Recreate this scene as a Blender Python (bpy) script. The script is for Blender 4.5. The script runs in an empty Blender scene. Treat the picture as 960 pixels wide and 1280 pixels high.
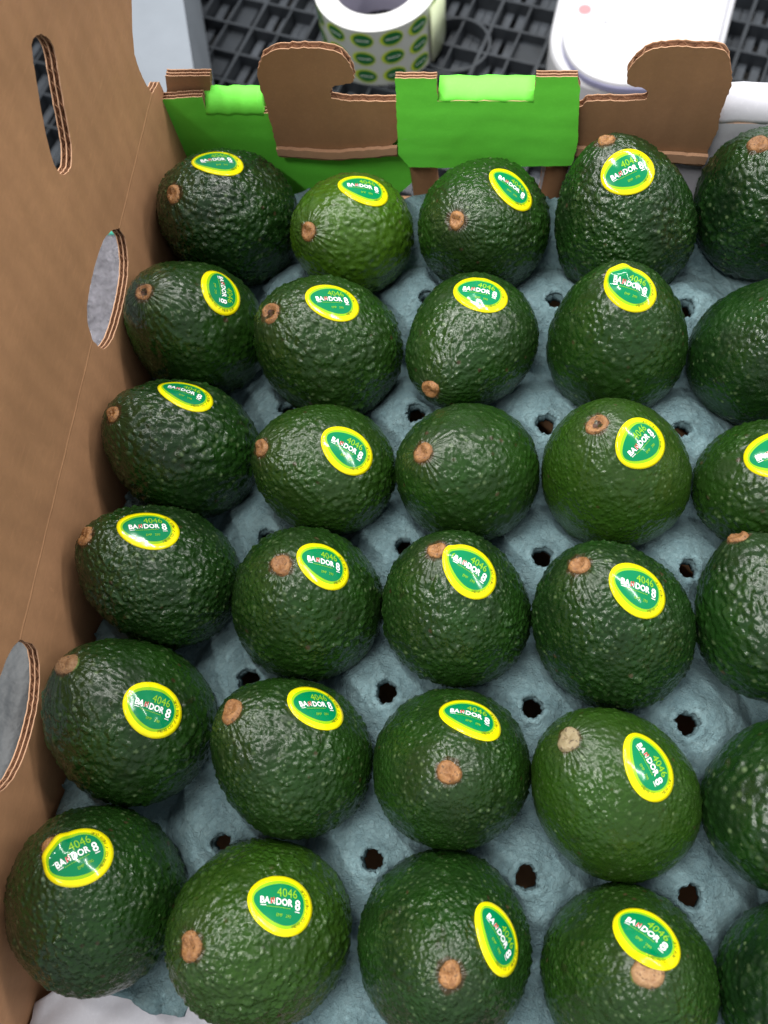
import bpy, bmesh, math, random
import numpy as np
from mathutils import Vector, Matrix, noise
from mathutils.geometry import tessellate_polygon

# ------------------------------------------------------------------ camera, world, lamps, exposure
sc = bpy.context.scene
COL = sc.collection
cam_d = bpy.data.cameras.new('camera'); cam = bpy.data.objects.new('camera', cam_d); COL.objects.link(cam)
CAM_C = (0.10870, 0.03131, 0.40649)
CAM_R = ((0.990851, -0.069123, 0.115917), (0.102531, 0.944043, -0.313479), (-0.087762, 0.322496, 0.942493))
cam.matrix_world = Matrix.Translation(CAM_C) @ Matrix(CAM_R).to_4x4()
cam_d.sensor_fit = 'VERTICAL'; cam_d.sensor_height = 24.0; cam_d.lens = 24.0 * 1040 / 1280
cam_d.clip_start = 0.01; cam_d.clip_end = 50
cam_d.dof.use_dof = True; cam_d.dof.focus_distance = 0.40; cam_d.dof.aperture_fstop = 6.5
sc.camera = cam
w = bpy.data.worlds.new('World'); sc.world = w; w.use_nodes = True
bg = w.node_tree.nodes['Background']; bg.inputs[0].default_value = (0.90, 0.95, 1.0, 1); bg.inputs[1].default_value = 0.34
def lamp(name, loc, direction, sx, sy, power, color=(1, 0.98, 0.94)):
    d = bpy.data.lights.new(name, 'AREA'); d.shape = 'RECTANGLE'; d.size = sx; d.size_y = sy; d.energy = power; d.color = color
    o = bpy.data.objects.new(name, d); COL.objects.link(o); o.location = loc
    z = Vector((0.1, 0.1, 0.2)) - Vector(loc); z = -z.normalized()
    x = Vector((direction[0], direction[1], 0)).normalized(); x = (x - z * x.dot(z)).normalized(); y = z.cross(x)
    o.matrix_world = Matrix.Translation(loc) @ Matrix((x, y, z)).transposed().to_4x4()
lamp('fill_lamp', (0.60, 1.62, 1.9), (0.76, -0.65), 1.7, 0.040, 28)
lamp('fill_lamp', (-0.45, 0.95, 1.9), (0.76, -0.65), 1.5, 0.040, 26)
lamp('fill_lamp', (-0.55, -0.35, 1.9), (0.76, -0.65), 1.5, 0.05, 24)
lamp('fill_lamp', (2.0, 0.9, 1.7), (0.76, -0.65), 1.5, 0.06, 14)  # added fill from the right, there to brighten the left wall
sc.view_settings.view_transform = 'Standard'; sc.view_settings.look = 'None'
sc.view_settings.exposure = 0.5; sc.view_settings.gamma = 1.0
sc.cycles.max_bounces = 6

random.seed(5); RNG = np.random.default_rng(5)
# ------------------------------------------------------------------ helpers
def link(o, parent=None):
    COL.objects.link(o)
    if parent is not None: o.parent = parent
    return o
def mesh(name, verts, faces, mats, parent=None, fmat=None, smooth=False):
    me = bpy.data.meshes.new(name); me.from_pydata([tuple(v) for v in verts], [], [tuple(f) for f in faces])
    for m in mats: me.materials.append(m)
    if fmat is not None: me.polygons.foreach_set('material_index', fmat)
    if smooth: me.polygons.foreach_set('use_smooth', [True] * len(me.polygons))
    me.update()
    return link(bpy.data.objects.new(name, me), parent)
def tag(o, label=None, cat=None, group=None, kind=None):
    if label: o['label'] = label
    if cat: o['category'] = cat
    if group: o['group'] = group
    if kind: o['kind'] = kind
    return o
def empty(name, loc=(0, 0, 0), rz=0):
    o = bpy.data.objects.new(name, None); COL.objects.link(o); o.location = loc; o.rotation_euler = (0, 0, rz); o.empty_display_size = 0.02
    return o
class MB:
    def __init__(s): s.v = []; s.f = []; s.m = []
    def add(s, v, f, mi=0):
        b = len(s.v); s.v += [tuple(p) for p in v]; s.f += [tuple(b + i for i in q) for q in f]; s.m += [mi] * len(f)
    def box(s, a, b, mi=0, bev=0.0):
        x0, y0, z0 = a; x1, y1, z1 = b
        s.add([(x0,y0,z0),(x1,y0,z0),(x1,y1,z0),(x0,y1,z0),(x0,y0,z1),(x1,y0,z1),(x1,y1,z1),(x0,y1,z1)],
              [(0,3,2,1),(4,5,6,7),(0,1,5,4),(1,2,6,5),(2,3,7,6),(3,0,4,7)], mi)
    def build(s, name, mats, parent=None, smooth=False): return mesh(name, s.v, s.f, mats, parent, s.m, smooth)

# materials -------------------------------------------------------
def nt(name):
    m = bpy.data.materials.new(name); m.use_nodes = True; t = m.node_tree; t.nodes.clear()
    out = t.nodes.new('ShaderNodeOutputMaterial'); b = t.nodes.new('ShaderNodeBsdfPrincipled')
    t.links.new(b.outputs[0], out.inputs[0]); return m, t, b
class N:
    """small node-writing helper"""
    def __init__(s, t): s.t = t
    def n(s, kind, **kw):
        nd = s.t.nodes.new(kind)
        for k, v in kw.items():
            if k == 'i':
                for kk, vv in v.items():
                    if hasattr(vv, 'is_output'): s.t.links.new(vv, nd.inputs[kk])
                    else: nd.inputs[kk].default_value = vv
            else: setattr(nd, k, v)
        return nd
    def noise(s, vec, scale, detail=3, rough=.5, dist=0): return s.n('ShaderNodeTexNoise', i={'Vector': vec, 'Scale': scale, 'Detail': detail, 'Roughness': rough, 'Distortion': dist}).outputs['Fac']
    def math(s, op, a, b=0.0, c=None, clamp=False):
        i = {0: a, 1: b}
        if c is not None: i[2] = c
        return s.n('ShaderNodeMath', operation=op, use_clamp=clamp, i=i).outputs[0]
    def mix(s, f, a, b):
        return s.n('ShaderNodeMix', data_type='RGBA', i={0: f, 6: a, 7: b}).outputs[2]
    def map(s, v, a, b, c=0.0, d=1.0): return s.n('ShaderNodeMapRange', i={0: v, 1: a, 2: b, 3: c, 4: d}).outputs[0]
    def bump(s, h, dist, strength=1.0, normal=None):
        i = {'Height': h, 'Distance': dist, 'Strength': strength}
        if normal is not None: i['Normal'] = normal
        return s.n('ShaderNodeBump', i=i).outputs[0]
def simple(name, col, rough=.6, spec=.5, nscale=0, namp=.12, bscale=0, bdist=0, metal=0):
    m, t, b = nt(name); k = N(t); tc = k.n('ShaderNodeTexCoord').outputs['Object']
    c = (*col, 1)
    if nscale:
        f = k.noise(tc, nscale, 5, .6)
        c1 = tuple(x * (1 - namp) for x in col) + (1,); c2 = tuple(min(1, x * (1 + namp)) for x in col) + (1,)
        t.links.new(k.mix(k.map(f, .3, .7), c1, c2), b.inputs['Base Color'])
    else: b.inputs['Base Color'].default_value = c
    b.inputs['Roughness'].default_value = rough; b.inputs['Specular IOR Level'].default_value = spec; b.inputs['Metallic'].default_value = metal
    if bscale: t.links.new(k.bump(k.noise(tc, bscale, 4, .6), bdist), b.inputs['Normal'])
    return m

def skin_material():
    m, t, b = nt('avocado_skin'); k = N(t)
    tc = k.n('ShaderNodeTexCoord').outputs['Object']
    at = lambda nm, ty='OBJECT': k.n('ShaderNodeAttribute', attribute_type=ty, attribute_name=nm).outputs['Fac']
    tone, seed, rough_amt = at('tone'), at('seed'), at('pebble')
    off = k.n('ShaderNodeCombineXYZ', i={0: seed, 1: k.math('MULTIPLY', seed, .37)}).outputs[0]
    v = k.n('ShaderNodeVectorMath', operation='ADD', i={0: tc, 1: off}).outputs[0]
    grain = at('grain'); vs_ = k.n('ShaderNodeVectorMath', operation='SCALE', i={0: v, 3: grain}).outputs[0]
    peb = k.n('ShaderNodeAttribute', attribute_type='GEOMETRY', attribute_name='peb').outputs['Fac']
    tip = k.n('ShaderNodeAttribute', attribute_type='GEOMETRY', attribute_name='tip').outputs['Fac']
    big = k.noise(v, 38, 3, .55); mid = k.noise(v, 150, 4, .6); fine = k.noise(v, 900, 4, .7)
    base = k.mix(k.map(big, .35, .68), (.0036, .0150, .0036, 1), (.0085, .0375, .0052, 1))
    base = k.mix(k.math('MULTIPLY', tone, .9, clamp=True), base, (.052, .125, .006, 1))
    base = k.mix(k.map(mid, .45, .8, 0, .5), base, (.0095, .036, .0045, 1))
    base = k.mix(k.math('MULTIPLY', k.map(tip, 0, 1), .40), base, (.020, .038, .013, 1))
    # waxy pale tops of the pebbles
    pt = k.math('MULTIPLY', k.map(peb, .25, .9), k.map(mid, .35, .65, .10, .55))
    base = k.mix(pt, base, (.028, .068, .018, 1))
    # pale lenticels, highlight points painted in as dots, and small brown scars
    vo = k.n('ShaderNodeTexVoronoi', i={'Vector': vs_, 'Scale': 300.0}); vd, vc = vo.outputs['Distance'], vo.outputs['Color']
    rsel = k.n('ShaderNodeSeparateColor', i={0: vc})
    dot = k.math('MULTIPLY', k.map(vd, .06, k.map(rsel.outputs[2], 0, 1, .18, .40), 1, 0), k.math('GREATER_THAN', rsel.outputs[0], k.map(big, .35, .65, .20, .70)))
    base = k.mix(k.math('MULTIPLY', dot, k.map(mid, .4, .6, .30, .85)), base, (.115, .170, .075, 1))
    scar = k.math('MULTIPLY', k.map(vd, .2, .42, 1, 0), k.map(rsel.outputs[1], .98, .985))
    base = k.mix(k.math('MULTIPLY', scar, .7), base, (.045, .020, .012, 1))
    patch = k.map(k.noise(v, 75, 5, .7, .4), .62, .72)
    base = k.mix(k.math('MULTIPLY', patch, .55), base, (.016, .012, .006, 1))
    rim = k.n('ShaderNodeAttribute', attribute_type='GEOMETRY', attribute_name='rim').outputs['Fac']
    base = k.mix(k.math('MULTIPLY', rim, .7), base, (.045, .020, .008, 1))
    t.links.new(base, b.inputs['Base Color'])
    scuff = k.map(k.noise(v, 55, 4, .65, .8), .52, .66)
    r = k.math('ADD', k.map(fine, .3, .7, .15, .29), k.math('MULTIPLY', scuff, .16))
    r = k.math('ADD', r, k.map(big, .3, .7, .08, -.03))
    t.links.new(r, b.inputs['Roughness']); b.inputs['Specular IOR Level'].default_value = .42
    b.inputs['Coat Weight'].default_value = 0.10; b.inputs['Coat Roughness'].default_value = .16
    vp = k.n('ShaderNodeTexVoronoi', feature='SMOOTH_F1', i={'Vector': k.n('ShaderNodeVectorMath', operation='ADD', i={0: vs_, 1: k.n('ShaderNodeVectorMath', operation='SCALE', i={0: k.n('ShaderNodeTexNoise', i={'Vector': vs_, 'Scale': 300.0}).outputs['Color'], 3: .0018}).outputs[0]}).outputs[0], 'Scale': 430.0, 'Smoothness': .4}).outputs['Distance']
    h = k.math('MULTIPLY', k.map(vp, 0, .75, 1, 0), rough_amt)
    n1 = k.bump(k.math('MULTIPLY', h, k.map(big, .35, .65, .45, 1.15)), .00075)
    n2 = k.bump(fine, .00010, 1, n1)
    t.links.new(n2, b.inputs['Normal'])
    return m
def kraft_material(name, col=(.40, .235, .12), corr=0.0, axis=0):
    m, t, b = nt(name); k = N(t); tc = k.n('ShaderNodeTexCoord').outputs['Object']
    st = k.n('ShaderNodeMapping', i={'Vector': tc, 'Scale': (1, 1, 1)}).outputs[0]
    f = k.noise(tc, 14, 4, .6); g = k.noise(tc, 260, 5, .7); fib = k.noise(k.n('ShaderNodeMapping', i={'Vector': tc, 'Scale': (600, 90, 600)}).outputs[0], 1.0, 3, .6)
    c = k.mix(k.map(f, .3, .7), tuple(x * .86 for x in col) + (1,), tuple(x * 1.1 for x in col) + (1,))
    c = k.mix(k.map(g, .35, .7, 0, .35), c, tuple(x * .72 for x in col) + (1,))
    c = k.mix(k.map(fib, .55, .8, 0, .30), c, tuple(min(1, x * 1.35) for x in col) + (1,))
    wv = k.n('ShaderNodeTexWave', wave_type='BANDS', bands_direction='XYZ'[axis], i={'Vector': tc, 'Scale': 22.0, 'Distortion': 1.2, 'Detail': 2.0, 'Detail Scale': 3.0}).outputs['Fac']
    c = k.mix(k.math('MULTIPLY', wv, .05), c, tuple(x * .62 for x in col) + (1,))
    sc_ = k.noise(k.n('ShaderNodeMapping', i={'Vector': tc, 'Rotation': (.5, .4, .8), 'Scale': (25, 160, 40)}).outputs[0], 1.0, 4, .7)
    c = k.mix(k.map(sc_, .66, .76, 0, .28), c, tuple(min(1, x * 1.5) for x in col) + (1,))
    t.links.new(c, b.inputs['Base Color']); b.inputs['Roughness'].default_value = .72; b.inputs['Specular IOR Level'].default_value = .3
    wv = k.n('ShaderNodeTexWave', wave_type='BANDS', bands_direction='XYZ'[axis], i={'Vector': tc, 'Scale': 22.0, 'Distortion': .6, 'Detail': 1.0}).outputs['Fac']
    n1 = k.bump(wv, .00022, 1.0)
    big = k.noise(tc, 9, 2, .5)
    n2 = k.bump(big, .012, .5, n1); n3 = k.bump(g, .00008, 1, n2)
    t.links.new(n3, b.inputs['Normal']); return m
def print_material(name, col, rough=.42):
    m, t, b = nt(name); k = N(t); tc = k.n('ShaderNodeTexCoord').outputs['Object']
    g = k.noise(tc, 500, 4, .7); f = k.noise(tc, 12, 3, .5)
    c = k.mix(k.map(g, .5, .75, 0, .22), (*col, 1), tuple(min(1, x * 1.5 + .02) for x in col) + (1,))
    c = k.mix(k.map(f, .3, .7, 0, .25), c, tuple(x * .8 for x in col) + (1,))
    wr = k.noise(k.n('ShaderNodeMapping', i={'Vector': tc, 'Rotation': (0, .3, 0), 'Scale': (30, 60, 140)}).outputs[0], 1.0, 5, .75)
    c = k.mix(k.map(wr, .68, .76, 0, .45), c, tuple(min(1, x * .6 + .22) for x in col) + (1,))
    t.links.new(c, b.inputs['Base Color']); b.inputs['Roughness'].default_value = rough
    wv = k.n('ShaderNodeTexWave', wave_type='BANDS', bands_direction='Z', i={'Vector': tc, 'Scale': 22.0, 'Distortion': .8}).outputs['Fac']
    n2 = k.bump(k.noise(tc, 20, 3, .5), .004, .6, k.bump(wv, .00012)); t.links.new(n2, b.inputs['Normal']); return m
def pulp_material():
    m, t, b = nt('blue_pulp'); k = N(t); tc = k.n('ShaderNodeTexCoord').outputs['Object']
    a = k.noise(tc, 60, 5, .65); g = k.noise(tc, 420, 6, .75, .6); fl = k.noise(tc, 1500, 3, .6)
    c = k.mix(k.map(a, .3, .7), (.155, .255, .285, 1), (.235, .360, .390, 1))
    c = k.mix(k.map(g, .5, .8, 0, .5), c, (.34, .44, .46, 1))
    c = k.mix(k.map(fl, .62, .70, 0, .55), c, (.06, .10, .14, 1))
    t.links.new(c, b.inputs['Base Color']); b.inputs['Roughness'].default_value = .88; b.inputs['Specular IOR Level'].default_value = .2
    cr = k.n('ShaderNodeTexVoronoi', feature='DISTANCE_TO_EDGE', i={'Vector': k.n('ShaderNodeVectorMath', operation='ADD', i={0: tc, 1: k.n('ShaderNodeVectorMath', operation='SCALE', i={0: k.n('ShaderNodeTexNoise', i={'Vector': tc, 'Scale': 120.0, 'Detail': 4.0}).outputs['Color'], 3: .02}).outputs[0]}).outputs[0], 'Scale': 75.0}).outputs['Distance']
    n1 = k.bump(k.map(cr, 0, .06), .0010, .6)
    n2 = k.bump(g, .0024, 1.0, n1); n3 = k.bump(fl, .00025, .8, n2)
    t.links.new(n3, b.inputs['Normal']); return m
def stem_material(name, c1, c2):
    m, t, b = nt(name); k = N(t); tc = k.n('ShaderNodeTexCoord').outputs['Object']
    g = k.noise(tc, 420, 5, .75); h = k.noise(tc, 1100, 3, .6)
    c = k.mix(k.map(g, .35, .68), (*c1, 1), (*c2, 1)); c = k.mix(k.map(h, .55, .75, 0, .6), c, (.50, .33, .20, 1)); rn = k.n('ShaderNodeObjectInfo').outputs['Random']; c = k.mix(k.map(rn, .3, 1, 0, .45), c, (.13, .055, .022, 1)); sp_ = k.noise(tc, 700, 2, .5); c = k.mix(k.map(sp_, .60, .66, 0, .7), c, (.03, .014, .007, 1))
    t.links.new(c, b.inputs['Base Color']); b.inputs['Roughness'].default_value = .42
    t.links.new(k.bump(h, .0003, 1, k.bump(g, .0009)), b.inputs['Normal']); return m
M = {}
M['skin'] = skin_material()
M['kraft'] = kraft_material('kraft_board', (.50, .262, .135), axis=1)
M['kraft2'] = kraft_material('kraft_board_dark', (.315, .172, .088), axis=0)
M['liner'] = kraft_material('paper_edge', (.50, .29, .175), axis=1)
M['flute'] = simple('flute_core', (.10, .045, .024), .9, .1, 300, .4)
M['wave'] = simple('flute_paper', (.40, .22, .13), .85, .2, 400, .3)
M['green'] = print_material('green_print', (.165, .80, .065), .6)
M['white'] = print_material('white_print', (.60, .60, .66), .5)
M['pulp'] = pulp_material()
M['stem_a'] = stem_material('stem_brown', (.170, .068, .020), (.46, .225, .080))
M['stem_b'] = stem_material('stem_tan', (.25, .125, .055), (.42, .25, .12))
M['stem_c'] = stem_material('stem_cream', (.33, .30, .16), (.45, .40, .25))
M['stem_dark'] = simple('stem_dark', (.05, .02, .010), .6, .4, 500, .5)
M['collar'] = simple('stem_collar', (.10, .14, .03), .55, .4, 400, .3)
M['s_yellow'] = simple('sticker_yellow', (.86, .77, .004), .12, .5)
M['s_lime'] = simple('sticker_lime', (.25, .52, .01), .12, .5)
M['s_green'] = simple('sticker_green', (.0, .20, .070), .12, .5)
M['s_white'] = simple('sticker_white', (.88, .90, .90), .15, .5)
M['s_red'] = simple('sticker_red', (.55, .03, .03), .15, .5)
M['s_dark'] = simple('sticker_dark', (.16, .20, .01), .15, .5)
M['plastic'] = simple('pallet_plastic', (.026, .031, .038), .42, .5, 25, .3, 300, .0004)
M['plastic_lo'] = simple('pallet_plastic_lit_slat', (.058, .066, .078), .36, .5, 20, .45, 200, .0004)  # lighter than the ribs: lit look of the slats put into the colour
M['white_pl'] = simple('white_plastic', (.66, .66, .70), .35, .5, 6, .03)
M['lip'] = simple('white_plastic_lip', (.34, .34, .52), .4, .5, 10, .05)
M['pink'] = simple('pink_mark', (.55, .26, .28), .5)
M['greydot'] = simple('grey_mark', (.3, .3, .33), .5)
M['roll_side'] = simple('roll_paper', (.90, .90, .90), .5, .4, 40, .03, 60, .0003)
M['roll_core'] = simple('roll_core', (.40, .38, .48), .6, .3, 20, .05)
M['backing'] = simple('roll_backing', (.45, .48, .45), .35, .5, 30, .05)
M['film'] = simple('roll_film', (.68, .76, .50), .2, .5, 40, .1)
M['carton_w'] = simple('white_carton', (.22, .245, .28), .6, .3, 7, .12, 40, .001)
M['concrete'] = simple('dark_floor', (.07, .065, .06), .8, .3, 12, .5, 80, .002)
M['wood'] = simple('old_wood', (.17, .13, .10), .8, .2, 30, .4, 100, .002)
M['grey_dark'] = simple('grey_pack_paper', (.055, .060, .065), .5, .5, 14, .6, 60, .003)
M['teal'] = simple('teal_plastic', (.02, .28, .20), .4)
def wrap_material():
    m, t, b = nt('stretch_wrap'); k = N(t); tc = k.n('ShaderNodeTexCoord').outputs['Object']
    g = k.noise(tc, 55, 5, .7, 1.2); f = k.noise(tc, 170, 4, .6, .5)
    t.links.new(k.mix(k.map(g, .3, .7), (.16, .155, .175, 1), (.32, .31, .35, 1)), b.inputs['Base Color'])
    b.inputs['Roughness'].default_value = .16; t.links.new(k.bump(f, .006, 1, k.bump(g, .015)), b.inputs['Normal']); return m
M['wrap'] = wrap_material()

# ------------------------------------------------------------------ measured layout (metres; tray lattice 70 x 74 mm, tray rims at z = 0)
# fruit: (x, y, z, diameter, length / diameter, azimuth and elevation of the stem axis), sticker: (point, normal, text direction) in the fruit's frame
FRUIT = {
    '11': ([-0.0499, 0.3353, 0.0145, 0.0735, 1.298, 4.0112, 1.0464], [[-0.0009, 0.0257, 0.0286], [-0.0291, 0.837, 0.5465], [0.3337, 0.5235, -0.784]]),
    '12': ([0.023, 0.326, 0.0137, 0.0659, 1.2018, -2.2164, 0.8504], [[0.0036, 0.0291, 0.0123], [0.1131, 0.914, 0.3895], [0.6263, 0.2388, -0.7421]]),
    '13': ([0.0971, 0.3333, 0.014, 0.0722, 1.2211, -2.0302, 0.9377], [[0.0138, 0.0255, 0.0204], [0.4173, 0.7699, 0.4829], [0.884, -0.2205, -0.4123]]),
    '14': ([0.1741, 0.3417, 0.0144, 0.0735, 1.286, 2.3499, 1.0884], [[0.0051, 0.019, 0.0361], [0.1927, 0.7184, 0.6685], [-0.9534, 0.2983, -0.0458]]),
    '15': ([0.2497, 0.355, 0.0153, 0.0729, 1.202, 3.0564, 1.1948], None),
    '21': ([-0.0561, 0.2618, 0.0147, 0.0711, 1.3422, 3.7652, 1.2809], [[-0.0109, 0.0276, 0.0195], [-0.3349, 0.8456, 0.4157], [0.9413, 0.3199, 0.1077]]),
    '22': ([0.0192, 0.254, 0.0141, 0.0732, 1.263, 3.3901, 1.0631], [[-0.0029, 0.0261, 0.0266], [-0.0916, 0.8352, 0.5422], [-0.0964, 0.5345, -0.8396]]),
    '23': ([0.0956, 0.2578, 0.0138, 0.0664, 1.1987, -2.0454, 0.3239], [[-0.0013, 0.0335, -0.0036], [-0.0397, 0.9971, 0.0647], [0.9375, 0.0596, -0.3427]]),
    '24': ([0.1723, 0.2668, 0.0142, 0.0701, 1.2564, 2.0864, 1.2631], [[0.0078, 0.0064, 0.0408], [0.3966, 0.3251, 0.8585], [0.1394, 0.903, -0.4063]]),
    '25': ([0.2475, 0.2637, 0.0142, 0.0705, 1.2003, 0.1133, 1.3753], None),
    '31': ([-0.0513, 0.1904, 0.0146, 0.0703, 1.3162, 3.2416, 1.1121], [[-0.0155, 0.0235, 0.0212], [-0.4909, 0.7438, 0.4535], [0.2762, 0.6266, -0.7287]]),
    '32': ([0.0259, 0.1833, 0.0139, 0.0661, 1.2002, 3.3011, 0.9139], [[0.0024, 0.0299, 0.0109], [0.0756, 0.9282, 0.3644], [0.3921, 0.3083, -0.8667]]),
    '33': ([0.0982, 0.1864, 0.0141, 0.0701, 1.199, 3.4891, 1.0856], None),
    '34': ([0.1721, 0.1918, 0.0142, 0.0715, 1.2029, 2.734, 1.2025], [[0.0063, 0.0184, 0.0324], [0.2341, 0.6888, 0.6861], [-0.8139, 0.5249, -0.2493]]),
    '35': ([0.2461, 0.1914, 0.014, 0.0607, 1.1978, 0.3324, 0.8762], [[0.0039, 0.0224, 0.0193], [0.1454, 0.8322, 0.535], [0.0285, -0.544, 0.8386]]),
    '41': ([-0.0494, 0.1213, 0.0144, 0.0666, 1.3383, 2.8949, 1.0168], [[-0.0145, 0.0181, 0.0268], [-0.5271, 0.6596, 0.5358], [-0.4402, 0.3273, -0.8361]]),
    '42': ([0.0267, 0.1138, 0.0143, 0.0723, 1.2805, 2.1291, 1.4261], [[-0.0051, 0.0175, 0.0365], [-0.2029, 0.6927, 0.6921], [-0.0749, 0.6938, -0.7163]]),
    '43': ([0.0991, 0.1178, 0.0141, 0.069, 1.239, 2.0858, 1.1302], [[0.0067, 0.0146, 0.035], [0.2846, 0.6202, 0.731], [0.2257, 0.6977, -0.6799]]),
    '44': ([0.1713, 0.1161, 0.0141, 0.0721, 1.284, 2.4798, 1.0176], [[-0.009, 0.0207, 0.0313], [-0.3187, 0.7311, 0.6032], [-0.4434, 0.4475, -0.7767]]),
    '45': ([0.2431, 0.1249, 0.0141, 0.0664, 1.2081, 2.1148, 0.491], None),
    '51': ([-0.0509, 0.0509, 0.0145, 0.0729, 1.2602, 2.3091, 1.0322], [[-0.0187, 0.0252, 0.0169], [-0.5444, 0.7308, 0.4119], [-0.4113, 0.1953, -0.8903]]),
    '52': ([0.0283, 0.0425, 0.0141, 0.0686, 1.2483, 2.5434, 0.9839], [[-0.0251, 0.0132, 0.0182], [-0.7899, 0.4155, 0.451], [-0.4823, 0.0333, -0.8754]]),
    '53': ([0.1031, 0.0433, 0.0141, 0.0699, 1.2, -1.5877, 1.4898], [[-0.0227, 0.0074, 0.0258], [-0.7688, 0.2503, 0.5885], [0.2096, 0.968, -0.1378]]),
    '54': ([0.1729, 0.0419, 0.014, 0.069, 1.2806, 2.5123, 0.8778], [[-0.0136, 0.0227, 0.0225], [-0.4451, 0.7461, 0.4953], [0.396, 0.66, -0.6384]]),
    '55': ([0.2484, 0.0452, 0.014, 0.0647, 1.2065, 1.1472, 0.3246], None),
    '61': ([-0.0508, -0.0258, 0.0144, 0.0746, 1.2003, 1.7958, 1.0863], [[-0.0107, 0.0033, 0.0413], [-0.4853, 0.1498, 0.8614], [-0.7513, -0.5755, -0.3232]]),
    '62': ([0.0243, -0.0331, 0.0142, 0.0742, 1.2003, -3.0579, 1.2035], [[-0.0169, 0.0244, 0.0205], [-0.4978, 0.7168, 0.4882], [0.0978, 0.6057, -0.7896]]),
    '63': ([0.1061, -0.0298, 0.014, 0.0734, 1.199, -0.5675, 1.4889], [[-0.0121, 0.0193, 0.0301], [-0.4108, 0.6545, 0.6347], [0.8247, 0.5636, -0.0474]]),
    '64': ([0.1821, -0.0311, 0.014, 0.0698, 1.2004, 1.6564, 1.3626], [[-0.0128, 0.0009, 0.0372], [-0.5828, 0.0404, 0.8116], [0.5185, 0.7875, 0.3332]]),
    '65': ([0.2526, -0.0266, 0.014, 0.0666, 1.2001, 1.4454, 1.0137], None),
}
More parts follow.
